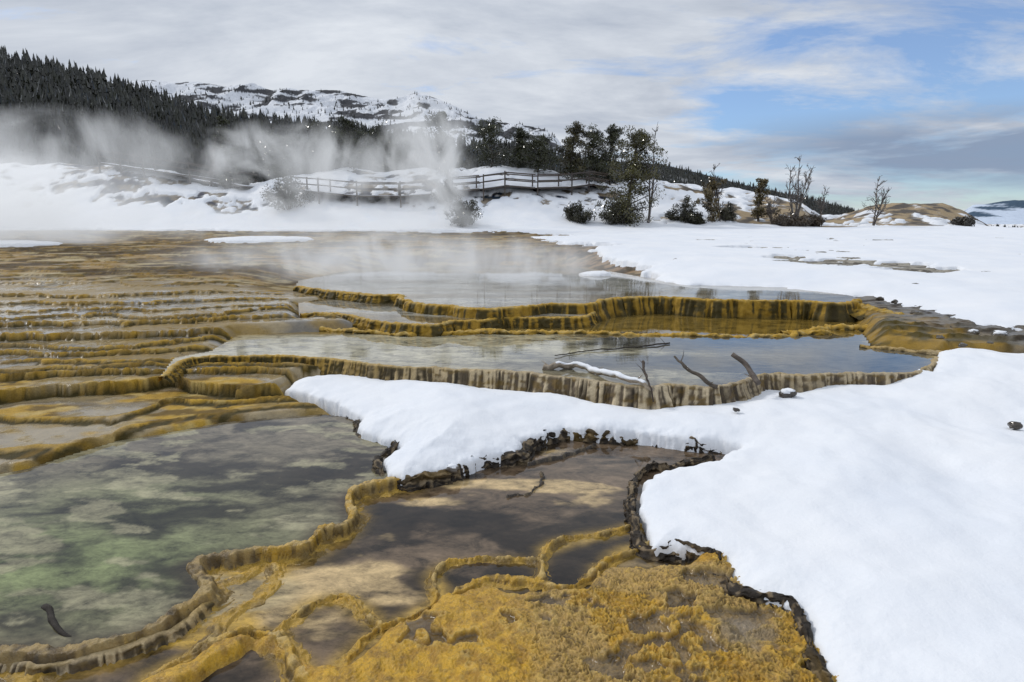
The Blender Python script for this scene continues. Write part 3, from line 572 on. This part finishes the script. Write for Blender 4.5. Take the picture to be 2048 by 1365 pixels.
def bush(u,vb,hp,wp,label,seed,Y=None,c=(.04,.038,.02)):
    loc,h=place(u,vb,hp,Y); e=empty('juniper_bush',loc,label,'bush'); r=np.random.RandomState(seed); w=wp/f*loc[1]*.5; cen=[];rad=[];st=[]
    for i in range(26):
        a=r.rand()*6.28; q=r.rand()**.5; x,y=math.cos(a)*w*q*.85,math.sin(a)*w*q*.85; zt=h*(.35+.6*(1-q**2)*(.5+.7*r.rand()))
        st.append(((x*.1,y*.1,0),(x,y,zt),.03,.01))
        for s in (.4,.75,1.): cen.append(np.array([x*(.25+.75*s),y*(.25+.75*s),zt*s*.95])); rad.append(.13*w+.06+.12*r.rand())
    wood_mesh('stems',st,(.1,.08,.065),e,4); leaves('foliage',cen,np.array(rad),60,.05,c,e,seed+1,.9); return e
pine(1245,452,178,100,'tallest dark pine standing at the centre right, full to the ground',101,c=(.065,.06,.018),low=.03,sparse=1.5,rag=.4)
pine(1140,378,104,66,'bushy pine behind the boardwalk, left of the tallest pine',102,Y=54,c=(.06,.052,.02))
pine(1190,374,96,80,'dark pine close behind the left side of the tallest pine',103,Y=54,rag=.6)
pine(1222,378,110,60,'narrow pine touching the tallest pine from behind',104,Y=55)
pine(1078,374,66,80,'low round pine at the left end of the row above the boardwalk',105,Y=54)
pine(1035,366,74,50,'small pine half lost in steam above the boardwalk',106,Y=56)
pine(982,378,78,100,'wide pine in thin steam behind the boardwalk',107,Y=55,sparse=.8)
pine(892,392,125,60,'tall thin pine standing in the middle of the steam',108,Y=52,sparse=.6,rag=.8)
pine(700,366,90,80,'greyed pine on the bank left of the steam column',109,Y=55)
pine(640,362,95,80,'leaning pine above the big dark bush in the mist',110,Y=56)
pine(462,376,125,50,'slim pine rising above the upper boardwalk in mist',111,Y=56,sparse=.6)
pine(548,364,84,90,'dark pine on the bank above the snow gap',112,Y=57)
pine(770,364,86,80,'small pine on the bank behind the drifting steam',113,Y=57)
pine(1420,450,85,50,'thin yellowish pine right of the rocky snow slope',114,c=(.10,.075,.03),sparse=.4,rag=.8)
pine(1515,445,80,50,'scraggly brownish pine left of the tall bare tree',115,c=(.09,.07,.03),sparse=.35,rag=.8)
bare(1296,450,198,70,'tall bare snag leaning beside the tallest pine',121,stems=2)
bare(1588,452,138,80,'tall bare branching tree on the right rocky slope',122,stems=4)
bare(1745,456,100,60,'isolated bare tree in front of the tan rock knoll',123,stems=3)
bare(1640,440,68,45,'short bare tree between the two taller bare trees',124,stems=2)
bare(1440,448,115,60,'bare twiggy tree beside the thin yellowish pine',125,stems=3)
bare(425,376,90,50,'thin bare tree in mist by the upper boardwalk',126,Y=55,stems=2)
bare(1545,450,60,50,'stubby bare tree left of the tallest bare tree',127,stems=3)
bush(578,424,84,110,'large dark round juniper bush in front of the left bank',131)
bush(925,455,68,92,'dark juniper bush at the edge of the steam',132)
bush(1155,447,46,76,'low spreading bush left of the tallest pine',133)
bush(1366,448,52,74,'rounded bush right of the tall snag',134)
bush(1240,452,60,90,'dense bush round the foot of the tallest pine',135)
bush(1455,446,40,36,'small round bush by the rocky slope',136,c=(.06,.055,.035))
bush(890,410,50,66,'bush below the boardwalk, half hidden by steam',137)
bush(470,378,38,66,'dark bush below the upper boardwalk',138)
bush(1580,453,30,90,'low brown scrub at the foot of the tallest bare tree',139,c=(.08,.06,.04))
bush(1625,452,26,50,'small brown scrub right of the tallest bare tree',140,c=(.08,.06,.04))
bush(1925,456,26,50,'dark scrub at the right end of the tan rock knoll',141,c=(.05,.045,.035))
bush(1390,452,24,40,'tiny dark scrub at the foot of the rocky slope',142)
# ---------- boardwalks
def boxm(a,b,w,h):
    a=np.array(a,float);b=np.array(b,float);d=b-a;d/=np.linalg.norm(d); s=np.cross(d,[0,0,1.]); 
    if np.linalg.norm(s)<.1: s=np.array([1.,0,0])
    s/=np.linalg.norm(s); u=np.cross(s,d); V=[]
    for p in(a,b):
        for i,j in((-1,-1),(1,-1),(1,1),(-1,1)): V.append(p+s*i*w/2+u*j*h/2)
    return V,[(0,1,2,3),(7,6,5,4),(0,4,5,1),(1,5,6,2),(2,6,7,3),(3,7,4,0)]
def boxes(name,L,c,parent,mat=None):
    V=[];F=[]
    for a in L:
        v,q=boxm(*a); k=len(V); V+=v; F+=[tuple(i+k for i in t) for t in q]
    return np_mesh(name,np.array(V),np.array(F),mat or M_WOOD,np.tile(np.array(c),(len(V),1)),parent,smooth=False)
def boardwalk(pts,label,lift=.35):
    P=[]
    for u,v in pts:
        X,Y,g=locate(u,v); P.append(np.array([X,Y,g+lift]))
    e=empty('boardwalk',P[0],label,'boardwalk'); o=P[0]; P=[p-o for p in P]; W=(.06,.045,.034)
    for a,b in zip(P[:-1],P[1:]):
        boxes('deck',[(a,b,1.8,.12)],W,e); boxes('snow_cover',[(a+[0,0,.085],b+[0,0,.085],1.3,.04)],(.82,.84,.88),e,M_SNOW)
        for sgn in(-1,1):
            dd=b-a; L=np.linalg.norm(dd); s=np.cross(dd/L,[0,0,1.])*sgn*.85; n=max(1,int(L/1.8))
            for hgt in(.55,1.0): boxes('rail',[(a+s+[0,0,hgt],b+s+[0,0,hgt],.06,.09)],(.07,.053,.04),e)
            for i in range(n):
                p=a+dd*i/n+s; boxes('post',[(p+[0,0,-.9],p+[0,0,1.1],.10,.10)],W,e)
boardwalk([(903,396),(960,390),(1010,384),(1070,388),(1130,386),(1175,380),(1215,386)],'wooden railed boardwalk crossing the snow bank left of the tallest pine')
boardwalk([(600,392),(650,398),(720,404),(800,408),(860,402)],'dark boardwalk running through steam behind the round bush')
boardwalk([(215,338),(300,352),(380,362),(440,372),(500,384)],'upper left boardwalk with railing on the misty slope')
# ---------- logs, sticks, stones
def ctube(S,rad,seed,Sd=9,amp=.25,sq=1.0):
    S=np.array(S); n=len(S); T=np.gradient(S,axis=0); T/=np.linalg.norm(T,axis=1)[:,None]; a=np.cross(T,[0,0,1.]); a/=np.linalg.norm(a,axis=1)[:,None]+1e-9; b=np.cross(a,T)
    th=np.arange(Sd)*2*math.pi/Sd; TT,II=np.meshgrid(th,np.arange(n)); rr=np.array(rad)[:,None]*(1+amp*fbm(II*.5,TT*.8,3,seed))
    V=S[:,None]+rr[...,None]*(np.cos(TT)[...,None]*a[:,None]+sq*np.sin(TT)[...,None]*b[:,None]); V=V.reshape(-1,3)
    F=[]
    for i in range(n-1):
        for q in range(Sd): F.append((i*Sd+q,i*Sd+(q+1)%Sd,(i+1)*Sd+(q+1)%Sd,(i+1)*Sd+q))
    k=len(V); V=np.vstack([V,S[:1],S[-1:]])
    for q in range(Sd): F.append((k,(q+1)%Sd,q,k)); F.append((k+1,(n-1)*Sd+q,(n-1)*Sd+(q+1)%Sd,k+1))
    return V,F
def stick(pts,r,label,c,name='dead_branch',cat='branch',snow=False,twig=3,taper=.5):
    P=[]
    for u,v,z in pts: x,y=PT(u,v,z); P.append(np.array([x,y,z]))
    o=P[0].copy(); e=empty(name,o,label,cat); S=catmull([p-o for p in P],.03); n=len(S); rr=np.random.RandomState(n)
    S=S+np.stack([fbm(np.arange(n)*.25,np.zeros(n),2,n+q) for q in range(3)],1)*r*.9
    rad=r*(1-taper*np.linspace(0,1,n)); V,F=ctube(S,rad,n); F=np.array([list(q) for q in F]); bad=F[:,0]==F[:,3]
    me=bpy.data.meshes.new('stem'); me.from_pydata(V.tolist(),[],[tuple(q[:3]) if z else tuple(q) for q,z in zip(F.tolist(),bad)]); me.update()
    for p in me.polygons: p.use_smooth=True
    a=me.color_attributes.new('col','FLOAT_COLOR','POINT'); cc=np.ones((len(V),4),np.float32); cc[:,:3]=np.array(c)[None]*(.6+.8*vn(np.arange(len(V))*.7,np.zeros(len(V)),3))[:,None]; cc[:,3]=0; a.data.foreach_set('color',cc.ravel()); me.materials.append(M_WOOD)
    so=bpy.data.objects.new('stem',me); C.objects.link(so); so.parent=e
    if twig:
        for i in range(3,n-3,max(4,n//twig)):
            d=rr.randn(3)*.6; d[2]=abs(d[2])*.7; L=.14+.10*rr.rand(); wood_mesh('twig',[(S[i],S[i]+d*L*.5,r*.4,r*.25),(S[i]+d*L*.5,S[i]+d*L+rr.randn(3)*.01,r*.25,r*.08)],c,e,4)
    if snow:
        a,b=int(n*.08),int(n*.93); q=np.linspace(0,1,b-a); V,F=ctube(S[a:b]+[0,0,r*.55],r*(.35+.75*np.sin(q*math.pi)**.5)*(1+.35*fbm(q*9,q*0,2,4)),5,9,.3,.7)
        me=bpy.data.meshes.new('snow_cap'); me.from_pydata(V.tolist(),[],[tuple(dict.fromkeys(q)) for q in F]); me.update()
        for p in me.polygons: p.use_smooth=True
        me.materials.append(M_SNOW); so=bpy.data.objects.new('snow_cap',me); C.objects.link(so); so.parent=e
    return e
stick([(1083,734,.37),(1140,732,.375),(1190,740,.385),(1245,757,.39),(1305,776,.37)],.040,'pale snow dusted log lying along the lip of the long wall',(.30,.25,.19),'fallen_log','log',True,twig=5)
stick([(1435,774,.36),(1400,754,.44),(1370,733,.52),(1348,712,.60)],.026,'dark broken branch sticking up from the wall, left of its thicker neighbour',(.09,.075,.06),twig=3,taper=.5)
stick([(1520,768,.36),(1502,745,.46),(1484,724,.56),(1466,708,.64)],.034,'thicker broken branch stub sticking up from the wall at right',(.12,.10,.085),twig=2,taper=.2)
stick([(1340,686,.35),(1290,692,.35),(1230,698,.35),(1170,702,.35),(1110,712,.35)],.012,'long thin dark branch lying in the wide pool',(.04,.032,.025),twig=6)
stick([(88,1215,-.01),(108,1245,.0),(125,1264,.0),(155,1282,-.01)],.022,'dark sodden branch lying in the green pool near its left rim',(.03,.025,.02),twig=0)
stick([(1285,725,.46),(1292,750,.42),(1300,775,.38),(1306,805,.22)],.018,'small dark root hanging over the lip by the log end',(.06,.045,.035),twig=3)
def stone(u,v,z,r,label,seed,c=(.13,.11,.09),cap=True):
    x,y=PT(u,v,z); e=empty('stone',(x,y,z),label,'stone')
    for nm,rr,dz,mat in (('rock',r,0,M_WOOD),)+((('snow_cap',r*.8,r*.5,M_SNOW),) if cap else ()):
        bm=bmesh.new(); bmesh.ops.create_icosphere(bm,subdivisions=3,radius=1)
        V=np.array([q.co[:] for q in bm.verts]); F=np.array([[a.index for a in q.verts] for q in bm.faces]); bm.free()
        k=1+.6*fbm(V[:,0]*1.7+seed,V[:,1]*1.7+V[:,2]*1.3,3,seed)
        V=V*k[:,None]*rr*np.array([1.2,1,.7 if nm=='rock' else .45])+[0,0,dz]
        np_mesh(nm,V,F,mat,np.tile(np.array(c),(len(V),1)),e)
stone(1575,790,.22,.085,'dark stone capped with snow in front of the long wall',1,(.06,.05,.04))
stone(2032,852,.21,.05,'tiny dark stone in the snow at the right edge',2,(.06,.05,.04),cap=False)
stone(1472,820,.21,.03,'very small pebble of rock in the snow below the branches',3,(.06,.05,.04),cap=False)
stone(905,938,.04,.05,'snow topped stone on the crust of the snow tongue',4)
for i,(u,v,r) in enumerate(((1790,604,.05),(1760,598,.06),(1830,626,.06),(1900,655,.06),(1945,668,.08),(2000,672,.09),(2040,682,.08),(1980,688,.05),(1925,690,.05),(1880,676,.05))):
    X,Y,gq=locate(u,v,5)
    stone(u,v,gq+.01,r,['dark stone furthest back at the snow field edge','flat dark stone left of the furthest back stone at the snow edge','brown stone where the snow field edge turns down','dark stone beside the stream below the snow field','broad stone in the stony strip between two snow areas','large stone at the right of the stony strip','stone cut by the right picture edge in the stony strip','small stone low in the stony strip near the near snow','little stone above the tip of the near snow bank','small stone at the left start of the stony strip'][i],10+i,(.09,.075,.055),cap=(i in(4,5,6)))
# ---------- steam
def steam(u,v,Y,ru,rv,ry,dens,label,seed,ns=.35,tilt=.35,thr=-1.40,em=.27,con=5.0):
    X,z=RY(u,v,Y); k=Y/f
    me=bpy.data.meshes.new('steam'); bm=bmesh.new(); bmesh.ops.create_icosphere(bm,subdivisions=3,radius=1); bm.to_mesh(me); bm.free()
    o=bpy.data.objects.new('steam',me); C.objects.link(o); o.location=(X,Y,z); o.scale=(ru*k,ry,rv*k)
    m=bpy.data.materials.new('steam'); m.use_nodes=True; nt=m.node_tree; nt.nodes.clear(); L=nt.links.new
    out=N(nt,'ShaderNodeOutputMaterial'); sc=N(nt,'ShaderNodeVolumePrincipled'); sc.inputs['Color'].default_value=(.985,.99,.99,1); sc.inputs['Anisotropy'].default_value=.0
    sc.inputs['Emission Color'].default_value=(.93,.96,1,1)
    tc=N(nt,'ShaderNodeTexCoord'); ln=N(nt,'ShaderNodeVectorMath',operation='LENGTH'); L(tc.outputs['Object'],ln.inputs[0])
    g=N(nt,'ShaderNodeNewGeometry'); mp=N(nt,'ShaderNodeMapping'); mp.inputs['Location'].default_value=(seed*7.1,seed*3.3,0); mp.inputs['Scale'].default_value=(1,.45,.7); mp.inputs['Rotation'].default_value=(0,tilt,0); L(g.outputs['Position'],mp.inputs['Vector'])
    n=N(nt,'ShaderNodeTexNoise',Scale=ns,Detail=5.0,Roughness=.62,Distortion=1.3); L(mp.outputs[0],n.inputs['Vector'])
    fall=mathn(nt,'SUBTRACT',1.0,ln.outputs['Value'])
    a=mathn(nt,'ADD',mathn(nt,'MULTIPLY',fall,.8),mathn(nt,'MULTIPLY_ADD',n.outputs[0],con,-.5*con+.5+thr+1.1))
    a=mathn(nt,'MAXIMUM',a,0.0); a=mathn(nt,'MINIMUM',a,1.2); a=mathn(nt,'MULTIPLY',a,mathn(nt,'MINIMUM',mathn(nt,'MULTIPLY',mathn(nt,'MAXIMUM',fall,0.0),3.0),1.0))
    dn=mathn(nt,'MULTIPLY',a,dens)
    L(dn,sc.inputs['Density']); L(mathn(nt,'MULTIPLY',dn,em),sc.inputs['Emission Strength']); L(sc.outputs[0],out.inputs['Volume'])  # vapour given its own glow in place of light scattered within it
    try: m.cycles.volume_step_rate=.7
    except Exception: pass
    me.materials.append(m); prop(o,label,'steam',kind='stuff')
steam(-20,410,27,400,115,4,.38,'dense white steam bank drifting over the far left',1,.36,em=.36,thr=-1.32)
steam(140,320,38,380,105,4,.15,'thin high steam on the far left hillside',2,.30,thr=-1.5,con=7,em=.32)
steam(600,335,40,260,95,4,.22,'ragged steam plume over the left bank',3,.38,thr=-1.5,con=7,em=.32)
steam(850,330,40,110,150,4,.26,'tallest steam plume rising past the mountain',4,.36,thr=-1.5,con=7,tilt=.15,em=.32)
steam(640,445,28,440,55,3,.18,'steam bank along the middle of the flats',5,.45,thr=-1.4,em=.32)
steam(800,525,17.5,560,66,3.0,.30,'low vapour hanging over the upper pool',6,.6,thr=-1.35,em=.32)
# ---------- sky
w=bpy.data.worlds.new('World'); bpy.context.scene.world=w; w.use_nodes=True; nt=w.node_tree; L=nt.links.new
bg=nt.nodes['Background']; bg.inputs['Strength'].default_value=.1
EL,AZ=math.radians(38),math.radians(-60)
sky=N(nt,'ShaderNodeTexSky',sky_type='NISHITA'); sky.sun_disc=False; sky.sun_elevation=EL; sky.sun_rotation=AZ; sky.air_density=1.0; sky.dust_density=.2; sky.ozone_density=2.0
tint=N(nt,'ShaderNodeVectorMath',operation='MULTIPLY_ADD'); L(sky.outputs[0],tint.inputs[0]); tint.inputs[1].default_value=(.75,.92,1.2); tint.inputs[2].default_value=(1.0,1.1,1.1)
tc=N(nt,'ShaderNodeTexCoord'); sep=N(nt,'ShaderNodeSeparateXYZ'); L(tc.outputs['Generated'],sep.inputs[0])
zz=mathn(nt,'ADD',mathn(nt,'MAXIMUM',sep.outputs['Z'],0.0),.16)
cb=N(nt,'ShaderNodeCombineXYZ'); L(mathn(nt,'DIVIDE',sep.outputs['X'],zz),cb.inputs[0]); L(mathn(nt,'DIVIDE',sep.outputs['Y'],zz),cb.inputs[1])
mp=N(nt,'ShaderNodeMapping'); mp.inputs['Scale'].default_value=(.6,1.0,1); mp.inputs['Rotation'].default_value=(0,0,.25); L(cb.outputs[0],mp.inputs['Vector'])
n1=N(nt,'ShaderNodeTexNoise',Scale=1.8,Detail=11.0,Roughness=.64,Distortion=.35); L(mp.outputs[0],n1.inputs['Vector'])
n2=N(nt,'ShaderNodeTexNoise',Scale=1.1,Detail=10.0,Roughness=.62,Distortion=.3); L(mp.outputs[0],n2.inputs['Vector'])
def dirv(u,v):
    x,y,z=rdir(u,v); q=math.sqrt(x*x+y*y+z*z); return (x/q,y/q,z/q)
def clamp01(x): return mathn(nt,'MINIMUM',mathn(nt,'MAXIMUM',x,0.0),1.0)
def dot(u,v,a,b):
    dp=N(nt,'ShaderNodeVectorMath',operation='DOT_PRODUCT'); L(tc.outputs['Generated'],dp.inputs[0]); dp.inputs[1].default_value=dirv(u,v)
    return clamp01(mathn(nt,'MULTIPLY_ADD',dp.outputs['Value'],a,b))
patch=dot(1880,220,9.0,-8.05)
cov=mathn(nt,'SUBTRACT',mathn(nt,'MULTIPLY_ADD',n1.outputs[0],5.4,-1.30),mathn(nt,'MULTIPLY',patch,1.15)); 
rp=N(nt,'ShaderNodeValToRGB'); rp.color_ramp.elements[0].position=.38; rp.color_ramp.elements[0].color=(4.5,5.0,5.9,1); rp.color_ramp.elements[1].position=.62; rp.color_ramp.elements[1].color=(7.3,7.7,8.3,1)
L(n2.outputs[0],rp.inputs[0])
zb=mathn(nt,'MULTIPLY_ADD',mathn(nt,'MAXIMUM',sep.outputs['Z'],0.0),.30,.95)
sc=N(nt,'ShaderNodeVectorMath',operation='SCALE'); L(rp.outputs[0],sc.inputs[0]); L(zb,sc.inputs['Scale'])
mx=N(nt,'ShaderNodeMix',data_type='RGBA'); L(clamp01(cov),mx.inputs['Factor']); L(tint.outputs[0],mx.inputs[6]); L(sc.outputs[0],mx.inputs[7])
az=mathn(nt,'DIVIDE',sep.outputs['X'],mathn(nt,'MAXIMUM',sep.outputs['Y'],.05))
cb2=N(nt,'ShaderNodeCombineXYZ'); L(mathn(nt,'MULTIPLY',az,2.2),cb2.inputs[0]); L(mathn(nt,'MULTIPLY',sep.outputs['Z'],16.0),cb2.inputs[1])
n4=N(nt,'ShaderNodeTexNoise',Scale=1.3,Detail=8.0,Roughness=.55,Distortion=.3); L(cb2.outputs[0],n4.inputs['Vector'])
band=mathn(nt,'SUBTRACT',1.0,mathn(nt,'ABSOLUTE',mathn(nt,'MULTIPLY_ADD',sep.outputs['Z'],16.0,-1.35)))
bm_=mathn(nt,'MULTIPLY',clamp01(mathn(nt,'MULTIPLY',band,1.6)),mathn(nt,'MULTIPLY',clamp01(mathn(nt,'MULTIPLY_ADD',az,3.0,-.55)),clamp01(mathn(nt,'MULTIPLY_ADD',n4.outputs[0],6.0,-2.2))))
mx2=N(nt,'ShaderNodeMix',data_type='RGBA'); L(mathn(nt,'MULTIPLY',bm_,.9),mx2.inputs['Factor']); L(mx.outputs[2],mx2.inputs[6]); mx2.inputs[7].default_value=(2.5,3.2,4.5,1)
L(mx2.outputs[2],bg.inputs['Color'])
sun=bpy.data.lights.new('sun','SUN'); sun.energy=1.5; sun.angle=math.radians(10); sun.color=(1,.96,.9)
so=bpy.data.objects.new('sun',sun); C.objects.link(so)
dv=Vector((math.sin(AZ)*math.cos(EL),math.cos(AZ)*math.cos(EL),math.sin(EL))); so.rotation_euler=dv.to_track_quat('Z','Y').to_euler()
# ---------- camera
cam=bpy.data.cameras.new('camera'); cam.sensor_width=36; cam.lens=36*f/2048; cam.clip_end=20000; cam.clip_start=.05
co=bpy.data.objects.new('camera',cam); C.objects.link(co); co.location=(0,0,H); co.rotation_euler=(math.pi/2-TH,0,0)
bpy.context.scene.camera=co
bpy.context.scene.view_settings.view_transform='Standard'; bpy.context.scene.view_settings.look='None'; bpy.context.scene.view_settings.exposure=0
